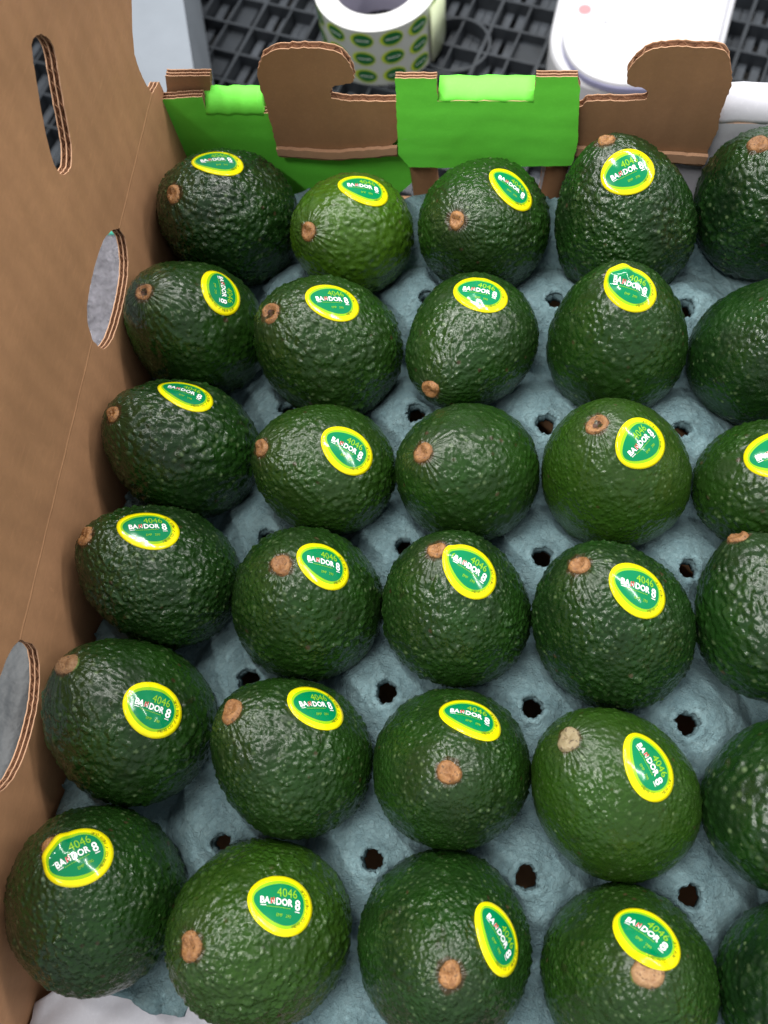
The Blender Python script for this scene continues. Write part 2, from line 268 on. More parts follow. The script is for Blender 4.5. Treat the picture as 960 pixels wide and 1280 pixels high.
GEO = {'BEHIND': [(-0.0821, 0.0591), (-0.0567, 0.0593), (-0.0629, 0.0336), (-0.0897, 0.0331)],
 'BENT_A': [(-0.063, 0.039), (-0.0294, 0.0396), (-0.0587, 0.0503), (-0.0289, 0.0496)],
 'BENT_C': [(0.0711, 0.0589), (0.1209, 0.0596), (0.071, 0.0632), (0.12, 0.0663)],
 'BROWN_B': [(-0.026, 0.0146), (-0.025, 0.0347), (-0.025, 0.0533), (-0.0255, 0.0685), (-0.0237, 0.0758), (-0.0199, 0.0828), (-0.0135, 0.0872),
             (-0.0027, 0.0887), (0.0076, 0.0888), (0.017, 0.0879), (0.0223, 0.085), (0.0257, 0.0797), (0.0273, 0.0717), (0.0258, 0.067),
             (0.0188, 0.0659), (0.0148, 0.0647), (0.013, 0.0615), (0.0124, 0.055), (0.047, 0.055), (0.0487, 0.0544), (0.0462, 0.0197),
             (0.0093, 0.0149)],
 'BROWN_D': [(0.1412, 0.0569), (0.1774, 0.0575), (0.179, 0.0596), (0.1787, 0.0627), (0.1761, 0.0657), (0.1697, 0.0661), (0.1665, 0.0686),
             (0.1658, 0.0745), (0.167, 0.0803), (0.1709, 0.086), (0.1765, 0.0897), (0.1875, 0.0906), (0.2007, 0.0898), (0.2075, 0.0889),
             (0.2122, 0.0844), (0.2169, 0.0736), (0.2182, 0.0652), (0.2174, 0.0544), (0.2183, 0.0453), (0.2203, 0.0369), (0.2185, 0.0282),
             (0.2191, 0.0168), (0.1829, 0.0195), (0.1452, 0.0216)],
 'DOT': [(0.1888, 0.9237), (0.2132, 0.9038)],
 'GREEN_A': [(-0.0887, 0.0495), (-0.0621, 0.0521), (-0.0625, 0.04), (-0.029, 0.0406), (0.0754, 0.0424), (0.0748, 0.0017), (0.0603, -0.0008),
             (0.0508, -0.015), (0.0387, -0.0286), (0.0103, -0.0493), (-0.0671, -0.0527), (-0.0948, -0.0337), (-0.089, 0.0072)],
 'GREEN_C': [(0.0494, 0.0747), (0.0708, 0.0749), (0.0708, 0.0599), (0.0931, 0.0607), (0.1209, 0.0606), (0.1208, 0.0764), (0.1413, 0.0766),
             (0.1434, 0.0692), (0.1454, 0.0481), (0.1472, 0.0309), (0.1461, 0.0148), (0.1124, 0.0126), (0.0755, 0.0108), (0.053, 0.0108),
             (0.0471, 0.021)],
 'LID': [(0.1626, 0.9912), (0.1535, 0.9266), (0.15, 0.8952), (0.1529, 0.8693), (0.1639, 0.8452), (0.1846, 0.8275), (0.2102, 0.8172), (0.2462, 0.813),
         (0.2994, 0.816), (0.3347, 0.8246), (0.3491, 0.8778), (0.3646, 0.9515), (0.373, 0.9896)],
 'LIDIN': [(0.177, 0.9785), (0.1678, 0.9149), (0.1642, 0.884), (0.1677, 0.8633), (0.1775, 0.8418), (0.1951, 0.8243), (0.2221, 0.8129),
           (0.2531, 0.811), (0.297, 0.8138), (0.3267, 0.8222), (0.3389, 0.8667), (0.3531, 0.9395), (0.3605, 0.9771)],
 'PAL': [(-0.2752, 1.0074), (-0.3125, 0.8951), (-0.2795, 0.9805), (-0.1282, 0.9395), (-0.2061, 0.9638), (-0.2197, 0.8774), (-0.2861, 0.936),
         (0.0198, 1.0066), (0.1631, 1.0062), (0.0662, 0.9616)],
 'ROLL': {'L': (-0.1348, 0.9246), 'R': (0.014, 0.9255), 'front': (-0.0544, 0.8637)},
 'SLOT': [(0.2882, 0.1115), (0.2925, 0.1117), (0.298, 0.1086), (0.3025, 0.1031), (0.3036, 0.0961), (0.2979, 0.0882), (0.293, 0.0807),
          (0.2873, 0.0706), (0.2827, 0.0639), (0.2771, 0.0604), (0.272, 0.0613), (0.2666, 0.0656), (0.2646, 0.0699), (0.2651, 0.0765),
          (0.2708, 0.0877), (0.2789, 0.0998)],
 'WBOX': [(-0.2679, 0.8572), (-0.2377, 0.7576), (-0.2335, 0.7296), (-0.3635, 0.728), (-0.3736, 0.8575)],
 'WHITE': [(0.1367, 0.0367), (0.2228, 0.0384), (0.2443, 0.0416), (0.284, 0.0424), (0.3344, -0.0791), (0.24, -0.0846), (0.1614, -0.0891),
           (0.1435, -0.0247)]}

DX, DY = .07, .0742
XW, ZF = -.086, .0615            # inner face of the left wall, height of its fold
YE = .385                        # inner face of the far wall
X1, Y0, ZB = .287, -.098, -.052  # right and near ends, outside bottom

# ------------------------------------------------------------------ corrugated board
def chaikin(p, it=1, closed=True):
    for _ in range(it):
        q = []
        for i in range(len(p)):
            a, b = Vector(p[i]), Vector(p[(i + 1) % len(p)])
            if (b - a).length < .0015: q.append(tuple(a)); continue
            q.append(tuple(a * .78 + b * .22)); q.append(tuple(a * .22 + b * .78))
        p = q
    return p
def resample(p, step):
    out = []
    for i in range(len(p)):
        a, b = Vector(p[i]), Vector(p[(i + 1) % len(p)]); n = max(1, int(math.ceil((b - a).length / step)))
        out += [tuple(a.lerp(b, j / n)) for j in range(n)]
    return out
def area(p): return sum(p[i][0] * p[(i + 1) % len(p)][1] - p[(i + 1) % len(p)][0] * p[i][1] for i in range(len(p))) / 2
def inset(p, d):
    """move a counter-clockwise outline inwards by d (a clockwise hole outline outwards)"""
    q = []
    for i in range(len(p)):
        a, b, c = Vector(p[i - 1]), Vector(p[i]), Vector(p[(i + 1) % len(p)])
        t = (c - a); t = t.normalized() if t.length > 1e-9 else Vector((1, 0))
        q.append((b.x - t.y * d, b.y + t.x * d))
    return q
def slab(mb, loops, w0, w1, f, mi_front, mi_back, mi_side):
    """loops[0] outline, others holes; f maps (u, v, w) to 3-D"""
    pts = [q for l in loops for q in l]
    tris = tessellate_polygon([[Vector((x, y, 0)) for x, y in l] for l in loops])
    n = len(pts)
    v = [f(x, y, w0) for x, y in pts] + [f(x, y, w1) for x, y in pts]
    mb.add(v, [tuple(t) for t in tris], mi_front)
    mb.add(v, [tuple(i + n for i in reversed(t)) for t in tris], mi_back)
    s = 0; q = []
    for l in loops:
        for i in range(len(l)):
            a, b = s + i, s + (i + 1) % len(l); q.append((a, b, b + n, a + n))
        s += len(l)
    mb.add(v, q, mi_side)
def board(name, outline, o, ux, uy, uw, parent, front, back='kraft', t=.005, holes=(), jitter=.00025, label=None, step=.0025, walls=2):
    """corrugated sheet: paper liners with recessed wavy fluting between them"""
    o, ux, uy, uw = map(Vector, (o, ux, uy, uw))
    f = lambda u, v, w: o + ux * u + uy * v + uw * w
    loops = []
    for k, l in enumerate([outline] + list(holes)):
        l = resample(l, step)
        if (area(l) < 0) != (k > 0): l = l[::-1]
        loops.append([(x + random.uniform(-1, 1) * jitter, y + random.uniform(-1, 1) * jitter) for x, y in l])
    mb = MB(); h = .0005
    slab(mb, loops, 0, h, f, 0, 2, 2)
    slab(mb, loops, t - h, t, f, 2, 1, 2)
    ins = [inset(l, .0009) for l in loops]
    slab(mb, ins, h, t - h, f, 3, 3, 3)
    for k in range(1, walls): slab(mb, [inset(l, .0001) for l in loops], t * k / walls - h / 2, t * k / walls + h / 2, f, 2, 2, 2)
    lay = (t - h) / walls - h
    for k in range(walls):
        wc = h + lay / 2 + k * (lay + h); A = lay / 2 * .96; lam = (.0085 if walls == 1 else .0062) if k == 0 else .0045; ph = random.uniform(0, 6)
        for l in loops:
            s = 0.0; a_pts = resample(l, .0012); inn = inset(a_pts, .0010); outp = inset(a_pts, .0001); vs = []; fs = []
            for i in range(len(a_pts)):
                wv = wc + A * math.sin(2 * math.pi * s / lam + ph)
                vs += [f(*outp[i], wv), f(*inn[i], wv)]
                s += (Vector(a_pts[(i + 1) % len(a_pts)]) - Vector(a_pts[i])).length
            n = len(a_pts)
            for i in range(n - 1): fs.append((2 * i, 2 * i + 2, 2 * i + 3, 2 * i + 1))
            mb.add(vs, fs, 4)
    ob = mb.build(name, [M[front], M[back], M['liner'], M['flute'], M['wave']], parent)
    if label: ob['label'] = label
    return ob

# ------------------------------------------------------------------ the carton
box = empty('avocado_box', (.1, .14, ZB))
tag(box, 'open corrugated cardboard box, brown inside with green and white end, holding the avocados', 'cardboard box')
INV = Matrix.Translation((-.1, -.14, -ZB))
def under_box(o): o.matrix_parent_inverse = INV; return o
hole1_lo = [(.2893, .0635), (.2896, .0524), (.2786, .0433), (.263, .0405), (.241, .0411), (.2298, .0455), (.2246, .0514), (.2240, .0635)]
hole2_lo = [(.0760, .0635), (.0765, .0473), (.0663, .0385), (.0515, .0333), (.0337, .0337), (.0198, .0385), (.0124, .0484), (.0105, .0635)]
side = [(Y0, ZB + .003), (YE + .006, ZB + .003), (YE + .006, ZF - .004), (YE - .006, ZF)] + [(y, min(z, ZF)) for y, z in chaikin(hole1_lo, 1) if True] + [(y, min(z, ZF)) for y, z in chaikin(hole2_lo, 1)] + [(Y0, ZF)]
def notch(pts):  # keep a chaikin-smoothed notch open at the fold
    return [pts[0]] + [tuple(Vector(pts[i]) * a + Vector(pts[i + 1]) * (1 - a)) for i in range(len(pts) - 1) for a in (.75, .25)] + [pts[-1]]
n1 = notch([(.2893, ZF)] + hole1_lo[1:-1] + [(.2240, ZF)]); n2 = notch([(.0760, ZF)] + hole2_lo[1:-1] + [(.0105, ZF)])
side = [(Y0, ZB + .003), (YE + .006, ZB + .003), (YE + .006, ZF - .004), (YE - .007, ZF)] + n1 + n2 + [(Y0, ZF)]
under_box(board('side_panel', side, (XW, 0, 0), (0, 1, 0), (0, 0, 1), (-1, 0, 0), box, 'kraft', 'kraft', .005, label='brown left side panel with the lower halves of two hand holes'))
LA = math.radians(5)
up1 = notch([(.2240, 0), (.2262, .0045), (.2271, .0085), (.2351, .0150), (.2525, .0165), (.2694, .0150), (.2804, .0095), (.2893, 0)])
up2 = notch([(.0105, 0), (.016, .006), (.030, .0105), (.0544, .0105), (.0640, .0088), (.0710, .0056), (.0760, 0)])
slot = GEO['SLOT']
flap = [(Y0, 0)] + up2 + up1 + [(.3776, 0), (.3742, .0110), (.3722, .0200), (.3730, .0300), (.3793, .0381), (.3902, .0469), (.415, .064), (.43, .085), (.43, .19), (Y0, .19)]
under_box(board('lid_flap', flap, (XW, 0, ZF + .0006), (0, 1, 0), (math.sin(LA), 0, math.cos(LA)), (-math.cos(LA), 0, math.sin(LA)), box, 'kraft', 'kraft', .005,
      holes=[chaikin(slot, 1)], label='tall brown lid flap with one long slanted slot'))
# bead along the crease between them
cr = MB()
for ya, yb in ((Y0, .0105), (.0760, .2240), (.2893, .3776)):
    n = max(2, int((yb - ya) / .006)); vs = []; fs = []
    for i in range(n + 1):
        y = ya + (yb - ya) * i / n; j = .00025 * math.sin(i * 1.7)
        for a in range(5):
            th = -1.2 + 2.4 * a / 4; vs.append((XW - .0009 + .0011 * math.cos(th), y, ZF + .0003 + .0014 * math.sin(th) + j))
    for i in range(n):
        for a in range(4): fs.append((i * 5 + a, (i + 1) * 5 + a, (i + 1) * 5 + a + 1, i * 5 + a + 1))
    cr.add(vs, fs)
under_box(cr.build('fold_crease', [M['kraft']], box, True))
ux, uz, uy_ = (1, 0, 0), (0, 0, 1), (0, 1, 0)
under_box(board('green_panel', GEO['GREEN_A'], (0, .3857, 0), ux, uz, uy_, box, 'green', 'kraft', .005, label='bright green end panel with an upright ear at its left'))
under_box(board('brown_tab', chaikin(GEO['BROWN_B'], 1), (0, .381, 0), ux, uz, (0, 1, 0), box, 'kraft2', 'kraft2', .0045, jitter=.0004, walls=1, label='hooked brown locking tab left of the green centre panel'))
under_box(board('brown_tab', chaikin(GEO['BROWN_D'], 1), (0, .381, 0), ux, uz, (0, 1, 0), box, 'kraft2', 'kraft2', .0045, jitter=.0004, walls=1, label='hooked brown locking tab right of the green centre panel'))
under_box(board('centre_panel', GEO['GREEN_C'], (0, .3765, 0), ux, uz, (0, 1, 0), box, 'green', 'kraft', .0042, label='bright green centre panel with two upright ears'))
under_box(board('ear_backing', GEO['BEHIND'], (0, .393, 0), ux, uz, (0, 1, 0), box, 'kraft2', 'kraft', .005))
def roll_over(name, a, b, y0, z_up, y_back, mat):
    """board edge rolled away outwards: curves up from the face and over to the back"""
    (xa, za), (xb, zb) = a, b; mb = MB(); vs = []; fs = []; prof = []
    for i in range(9):
        th = math.radians(90 * i / 8); prof.append((y0 + (y_back - y0) * (1 - math.cos(th)), z_up * math.sin(th)))
    prof.append((y_back + .0015, z_up - .004)); prof.append((y_back + .002, z_up - .014)); n = 10
    for j in range(n + 1):
        for (y, dz) in prof: vs.append((xa + (xb - xa) * j / n, y - .0004 * math.sin(j * 2.1), za + (zb - za) * j / n + dz + .0006 + .00025 * math.sin(j * 1.3)))
    k = len(prof)
    for j in range(n):
        for i in range(k - 1): fs.append((j * k + i, (j + 1) * k + i, (j + 1) * k + i + 1, j * k + i + 1))
    mb.add(vs, fs); o = mb.build(name, [M[mat]], box, True)
    s = o.modifiers.new('thick', 'SOLIDIFY'); s.thickness = .004; s.offset = 1 if False else -1
    return under_box(o)
roll_over('rolled_edge', GEO['BENT_A'][0], GEO['BENT_A'][1], .3850, .0098, .3965, 'green')
roll_over('rolled_edge', GEO['BENT_C'][0], GEO['BENT_C'][1], .3766, .0050, .3895, 'green')
wz = GEO['WHITE'][1][1]
under_box(board('white_panel', [(.1300, -.048), (X1, -.048), (X1, wz), (.1300, wz)], (0, .3855, 0), ux, uz, uy_, box, 'white', 'kraft', .005, label='white end panel at the right'))
roll_over('rolled_edge', (.2150, wz - .001), (X1, wz), .3857, .0135, .400, 'white')
# doubled-over lower edges of the two tabs
for pts in ([(-.0252, .0135), (.0093, .0112), (.0460, .0160), (.0463, .0215), (.0093, .0170), (-.0252, .0190)], [(.1450, .0180), (.1829, .0160), (.2188, .0130), (.2192, .0190), (.1829, .0215), (.1450, .0235)]):
    for q in range(2):
        mb = MB(); pp_ = [(x, z + .0022 * (1 - q)) for x, z in resample(pts, .003)]; pp_ = [(x, z + random.uniform(-.0004, .0004)) for x, z in pp_]
        if area(pp_) < 0: pp_ = pp_[::-1]
        slab(mb, [pp_], .3788 - .0012 * (1 - q) + .0008, .3810 - .0012 * (1 - q) + .0008, lambda u, v, w_: Vector((u, w_, v)), 0, 0, 0)
        under_box(mb.build('folded_edge', [M['liner' if q == 0 else 'kraft2']], box))
# torn strips beside the hand hole below the centre panel
def curl(cx, cy, cz, r, h, a0, turn, mat, lean):
    mb = MB(); vs = []; fs = []; n = 26; m = 7
    for i in range(n + 1):
        a = a0 + turn * i / n; rr = r * (1 - .45 * i / n) + random.uniform(-.0003, .0003)
        for j in range(m + 1):
            z = cz - h * j / m + random.uniform(-.0008, .0008) * (j in (0, m))
            vs.append((cx + rr * math.cos(a) + lean * j / m, cy + rr * math.sin(a) * .8, z))
    for i in range(n):
        for j in range(m): fs.append((i * (m + 1) + j, (i + 1) * (m + 1) + j, (i + 1) * (m + 1) + j + 1, i * (m + 1) + j + 1))
    mb.add(vs, fs); o = mb.build('torn_strip', [M[mat]], box, True); s = o.modifiers.new('thick', 'SOLIDIFY'); s.thickness = .0012
    under_box(o)
curl(.0600, .388, .0085, .0085, .040, -2.8, 5.5, 'kraft2', .002)
curl(.0575, .392, .0065, .0055, .034, 1.8, -4.4, 'kraft2', .001)
curl(.1385, .388, .0110, .0080, .036, -.4, -5.2, 'kraft2', -.002)
# bottom, right and near walls
mb = MB(); mb.box((XW - .005, Y0, ZB), (X1 + .005, YE + .02, ZB + .003)); under_box(mb.build('bottom_panel', [M['kraft2']], box))
under_box(board('side_panel', [(Y0, ZB + .004), (YE, ZB + .004), (YE, ZF), (Y0, ZF)], (X1 + .001, 0, 0), (0, 1, 0), (0, 0, 1), (1, 0, 0), box, 'kraft', 'kraft', .005, label='brown right side panel'))
under_box(board('near_panel', [(XW, ZB + .004), (X1, ZB + .004), (X1, -.012), (XW, -.012)], (0, Y0 - .001, 0), (1, 0, 0), (0, 0, 1), (0, -1, 0), box, 'white', 'kraft', .005, label='low white near end panel'))
# creased white flap lying at the near left corner, under the tray rim
mb = MB(); vs = []; fs = []; nu, nv = 24, 10
for i in range(nu + 1):
    u = i / nu; x = XW + .0015 + u * .118
    ytop = -.0705 - .018 * max(0, u - .55) - .012 * max(0, .10 - u) * 10
    for j in range(nv + 1):
        v = j / nv; y = ytop * (1 - v) + (Y0 + .001) * v
        vs.append((x, y, -.0300 - .006 * u + .010 * v * v + .002 * math.sin(u * 9) * (1 - v) + .0012 * math.sin(u * 31 + v * 5)))
for i in range(nu):
    for j in range(nv): a = i * (nv + 1) + j; fs.append((a, a + nv + 1, a + nv + 2, a + 1))
mb.add(vs, fs); o = mb.build('corner_flap', [M['white']], box, True); s = o.modifiers.new('thick', 'SOLIDIFY'); s.thickness = .003; s.offset = -1; under_box(o)

# ------------------------------------------------------------------ moulded pulp tray
def tray():
    st = .00135; xs = np.arange(-.0830, .2845, st); ys = np.arange(-.0745, .3680, st)
    X, Y = np.meshgrid(xs, ys, indexing='ij'); nx, ny = X.shape
    # cups sit between the holes
    zc = np.full_like(X, .02); k = 700.
    for (fx, fy, fz, D, ar, az, el), _ in FRUIT.values():
        a = np.array([math.cos(el) * math.cos(az), math.cos(el) * math.sin(az), math.sin(el)]); ra, rb_ = D / 2 + .0030, D * ar / 2 + .0012
        Mx = np.eye(3) / ra ** 2 + np.outer(a, a) * (1 / rb_ ** 2 - 1 / ra ** 2)
        x_, y_ = X - fx, Y - fy
        b_ = 2 * (Mx[0, 2] * x_ + Mx[1, 2] * y_); c_ = Mx[0, 0] * x_ ** 2 + 2 * Mx[0, 1] * x_ * y_ + Mx[1, 1] * y_ ** 2 - 1
        disc_ = b_ ** 2 - 4 * Mx[2, 2] * c_; lowz = fz + (-b_ - np.sqrt(np.maximum(disc_, 0))) / (2 * Mx[2, 2])
        zc = np.minimum(zc, np.where(disc_ > 0, lowz, .02))
    hx0 = np.round(X / DX) * DX; hy0 = np.round(Y / DY) * DY
    dome = .0012 - 17.0 * ((X - hx0) ** 2 + (Y - hy0) ** 2)
    top = np.maximum(dome, -.0200)
    Z = -np.log(np.exp(-k * zc) + np.exp(-k * top)) / k
    Z = np.maximum(Z, -.0300)
    # holes at the lattice points: slight crater round each
    hx = np.round(X / DX) * DX; hy = np.round(Y / DY) * DY
    ii = np.round(X / DX).astype(int); jj = np.round(Y / DY).astype(int)
    rng = np.random.default_rng(3); JX = rng.uniform(-.0014, .0014, (12, 12)); JY = rng.uniform(-.0014, .0014, (12, 12)); RR = rng.uniform(.0043, .0052, (12, 12)); PH = rng.uniform(0, 6, (12, 12)); EL = rng.uniform(.86, 1.08, (12, 12))
    q = (ii + 2, jj + 2)
    hx = hx + JX[q]; hy = hy + JY[q]
    ex, ey = X - hx, (Y - hy) * EL[q]; rh = np.hypot(ex, ey); an = np.arctan2(ey, ex)
    def rad(an, q): return RR[q] * (1 + .07 * np.sin(3 * an + PH[q]) + .06 * np.sin(7 * an + 2 * PH[q]) + .05 * np.sin(13 * an + 5 * PH[q]))
    rb = rad(an, q)
    Z = Z + .0013 * np.exp(-((rh - rb * 1.35) / .0016) ** 2) - .0016 * np.exp(-(np.maximum(rh - rb, 0) / .0009) ** 2)
    # uneven pulp
    def fn(sx, amp, seed):
        g = np.random.default_rng(seed); out = np.zeros_like(X)
        for _ in range(14):
            a = g.uniform(0, 2 * np.pi); f = sx * g.uniform(.6, 1.5); out += np.sin((X * np.cos(a) + Y * np.sin(a)) * f + g.uniform(0, 6.3))
        return out * amp / 4
    Z = Z + fn(120, .0009, 1) + fn(420, .0006, 2) + fn(1100, .00026, 4)
    # snap vertices near the rim of each hole on to it
    sn = np.abs(rh - rb) < st * .72
    f = np.where(sn, rb / np.maximum(rh, 1e-6), 1)
    Xs = hx + ex * f; Ys = hy + (ey * f) / EL[q]
    # outer rim: waist and a downward lip
    edge = np.minimum.reduce([X - xs[0], xs[-1] - X, Y - ys[0], ys[-1] - Y])
    Ys = Ys + .0030 * np.sin(X * 2 * np.pi / DX + 1.0) * np.exp(-((Y - ys[0]) / .012))
    Z = Z + (.0045) * np.exp(-((edge - .0015) / .005) ** 2) * (Z < -.006)
    keep_v = (rh > rb - st * .3) | sn
    Ys = Ys + .006 * np.clip(-X / .04, 0, 1) * np.exp(-(Y - ys[0]) / .02)
    keep_v &= ~((X < -.045) & (Y < -.070 + (-.045 - X) * .6))
    V = np.stack([Xs, Ys, Z], -1).reshape(-1, 3)
    idx = np.arange(nx * ny).reshape(nx, ny)
    kv = keep_v; fm = kv[:-1, :-1] & kv[1:, :-1] & kv[1:, 1:] & kv[:-1, 1:]
    F = np.stack([idx[:-1, :-1], idx[1:, :-1], idx[1:, 1:], idx[:-1, 1:]], -1)[fm]
    used = np.zeros(nx * ny, bool); used[F.ravel()] = True; re = np.cumsum(used) - 1
    V = V[used]; F = re[F]
    V = V.tolist(); F = F.tolist()
    # turned-down lip inside every hole
    for i in range(-1, 5):
        for j in range(-1, 6):
            if not (xs[0] + .008 < i * DX < xs[-1] - .008 and ys[0] + .008 < j * DY < ys[-1] - .008): continue
            qq = (i + 2, j + 2); b = len(V); n = 28
            for a in range(n):
                t = 2 * math.pi * a / n; r = float(rad(np.array(t), qq))
                for (s, z) in ((1.06, -.0020), (.97, -.0042), (.90, -.0075)):
                    V.append([i * DX + JX[qq] + r * s * math.cos(t), j * DY + JY[qq] + r * s * math.sin(t) / EL[qq], z + random.uniform(-.0004, .0004)])
            for a in range(n):
                for s in range(2): F.append([b + a * 3 + s, b + ((a + 1) % n) * 3 + s, b + ((a + 1) % n) * 3 + s + 1, b + a * 3 + s + 1])
    o = mesh('fruit_tray', V, F, [M['pulp']], None, None, True)
    s = o.modifiers.new('thick', 'SOLIDIFY'); s.thickness = .0016; s.offset = -1
    return o
tr = tray(); tag(tr, 'light blue moulded pulp tray with round holes between its cups, inside the box', 'fruit tray')

# ------------------------------------------------------------------ avocados
NT, NP = 158, 246
TH = np.pi * (np.arange(1, NT) / NT)
PHI = 2 * np.pi * np.arange(NP) / NP
tt, pp = np.meshgrid(TH, PHI, indexing='ij')
U = np.concatenate([[[0, 0, 1.]], np.stack([np.sin(tt) * np.cos(pp), np.sin(tt) * np.sin(pp), np.cos(tt)], -1).reshape(-1, 3), [[0, 0, -1.]]])
FACES = []
for i in range(NT - 2):
    for j in range(NP):
        a = 1 + i * NP + j; b = 1 + i * NP + (j + 1) % NP; FACES.append((a, a + NP, b + NP, b))
for j in range(NP):
    FACES.append((0, 1 + j, 1 + (j + 1) % NP)); e = 1 + (NT - 2) * NP; FACES.append((len(U) - 1, e + (j + 1) % NP, e + j))
def pebble_field(seed, n):
    g = np.random.default_rng(seed); i = np.arange(n) + .5
    z = 1 - 2 * i / n; a = np.pi * (1 + 5 ** .5) * i; P = np.stack([np.sqrt(1 - z * z) * np.cos(a), np.sqrt(1 - z * z) * np.sin(a), z], 1)
    P += g.normal(0, 1.05 / math.sqrt(n), P.shape); P /= np.linalg.norm(P, axis=1)[:, None]
    # stretch the lookup around the stem so the pebbles turn into rays there
    Q = U.copy(); lat = Q[:, 2]
    amp = g.uniform(.40, 1.0, n).astype(np.float32); rad_ = g.uniform(.75, 1.25, n).astype(np.float32)
    out = np.zeros(len(U), np.float32); sp = math.sqrt(4 * math.pi / n)
    Uf, Pf = Q.astype(np.float32), P.astype(np.float32)
    for s in range(0, len(U), 4000):
        d = (2 - 2 * Uf[s:s + 4000] @ Pf.T) / (sp * .56 * rad_[None, :]) ** 2
        h = np.clip(1 - d, 0, 1) * amp[None, :]
        out[s:s + 4000] = h.max(1)
    return out
FIELDS = [(pebble_field(11 + i, n)) for i, n in enumerate((2100, 1600, 1200, 2700))]
def low_noise(seed):
    """lumps, ridges and rays as smooth fields on the unit sphere"""
    s = Vector((seed * 3.7, seed * 1.3, 0)); coarse = np.empty(len(U)); mid = np.empty(len(U)); rays = np.empty(len(U))
    for i, u in enumerate(U):
        v = Vector(u); coarse[i] = noise.noise(v * 2.4 + s); mid[i] = noise.noise(v * 8.5 + s * 2)
        r = math.hypot(u[0], u[1]) or 1e-6
        rays[i] = noise.noise(Vector((u[0] / r * 9, u[1] / r * 9, u[2] * 4)) + s)
    return coarse, mid, rays
LOWS = [low_noise(i) for i in range(3)]
SM = lambda x, a, b: np.clip((x - a) / (b - a), 0, 1) ** 2 * (3 - 2 * np.clip((x - a) / (b - a), 0, 1))
def shape_u(u, D, L, har):
    """smooth body surface: unit direction to local point; +z is the stem end"""
    u = np.atleast_2d(u); z = u[:, 2:3]; wd = 1 - .18 * z - .05 * z * z
    lump = 1 + sum(a * np.sin(u @ k + p) for a, k, p in har)[:, None]
    dim = 1 - .030 * np.exp(-((1 - z) / .012))
    return np.concatenate([u[:, :2] * wd * D / 2 * lump, z * L / 2 * lump * dim], 1)
def unit_of(P, D, L, har):
    P = np.atleast_2d(P); u = P / np.linalg.norm(P, axis=1)[:, None]
    for _ in range(4):
        z = u[:, 2:3]; wd = 1 - .18 * z - .05 * z * z
        u = np.concatenate([P[:, :2] / (wd * D / 2), P[:, 2:3] / (L / 2)], 1); u /= np.linalg.norm(u, axis=1)[:, None]
    return u

# sticker artwork, drawn flat once in millimetres --------------------------------
def egg(cx, cy, a, b, rot, k, n=56):
    out = []
    for i in range(n):
        t = 2 * math.pi * i / n; x = a * math.cos(t); y = b * math.sin(t) * (1 + k * math.cos(t))
        c, s = math.cos(rot), math.sin(rot); out.append((cx + x * c - y * s, cy + x * s + y * c))
    return out
def disc(outline, rings):
    cx = sum(p[0] for p in outline) / len(outline); cy = sum(p[1] for p in outline) / len(outline); n = len(outline)
    v = [(cx, cy)]; f = []
    for r in range(1, rings + 1):
        for x, y in outline: v.append((cx + (x - cx) * r / rings, cy + (y - cy) * r / rings))
    for i in range(n):
        f.append((0, 1 + i, 1 + (i + 1) % n))
        for r in range(rings - 1):
            a = 1 + r * n + i; b = 1 + r * n + (i + 1) % n; f.append((a, a + n, b + n, b))
    return v, f
def text2d(s, size, bold=0.0, space=1.0, xs=1.0):
    cu = bpy.data.curves.new('t', 'FONT'); cu.body = s; cu.size = size; cu.offset = bold; cu.space_character = space; cu.resolution_u = 2; cu.align_x = 'LEFT'
    o = bpy.data.objects.new('t', cu); COL.objects.link(o); bpy.context.view_layer.update()
    me = o.evaluated_get(bpy.context.evaluated_depsgraph_get()).to_mesh()
    v = [(p.co.x * xs, p.co.y) for p in me.vertices]; f = [tuple(p.vertices) for p in me.polygons]
    o.to_mesh_clear(); bpy.data.objects.remove(o); bpy.data.curves.remove(cu)
    return v, f
ART = []   # (verts2d, faces, layer height mm, material index)
outline = egg(0, 0, 15.6, 13.0, -.16, .05)
ART.append((*disc(outline, 10), 0.0, 0))
ART.append((*disc(egg(-1.0, .35, 12.9, 10.2, -.12, .16), 8), .09, 1))
ART.append((*disc(egg(-1.0, .3, 12.0, 8.7, -.10, .22), 8), .18, 2))
def put(tx, w, x, y, mi, hgt, rot=0, h=.42):
    """scale a text block to width w mm and cap height hgt mm, its left baseline at x, y"""
    v, f = tx; x0 = min(p[0] for p in v); x1 = max(p[0] for p in v); y1 = max(p[1] for p in v); y0 = 0
    v = [((p[0] - x0) / (x1 - x0) * w, p[1] / y1 * hgt) for p in v]; c, s = math.cos(rot), math.sin(rot)
    ART.append(([(x + a * c - b * s, y + a * s + b * c) for a, b in v], f, h, mi))
T4046 = text2d('4046', 1, .0); TB = text2d('BA', 1, .026); TN = text2d('N', 1, .02); TD = text2d('DOR', 1, .026); T8 = text2d('8', 1, .018)
put(T4046, 9.8, -2.6, 2.9, 1, 3.9)
put(TB, 4.3, -10.2, -.6, 3, 2.9); put(TN, 1.9, -5.6, -.6, 3, 2.3, 0); put(TD, 8.0, -3.0, -.8, 3, 3.0)
put(T8, 2.7, 6.2, -1.9, 3, 4.4)
def quad(x0, y0, x1, y1, mi, h=.40): ART.append(([(x0, y0), (x1, y0), (x1, y1), (x0, y1)], [(0, 1, 2, 3)], h, mi))
quad(-5.5, -.5, -4.9, 1.9, 4, .46); quad(-4.4, -.1, -3.9, 2.2, 4, .46)
quad(-10.0, -1.55, -7.5, -1.25, 3); quad(6.4, -2.85, 8.8, -2.5, 3)
for k in range(12): quad(-7.2 + k * .95, -1.95, -6.5 + k * .95, -1.7, 1)
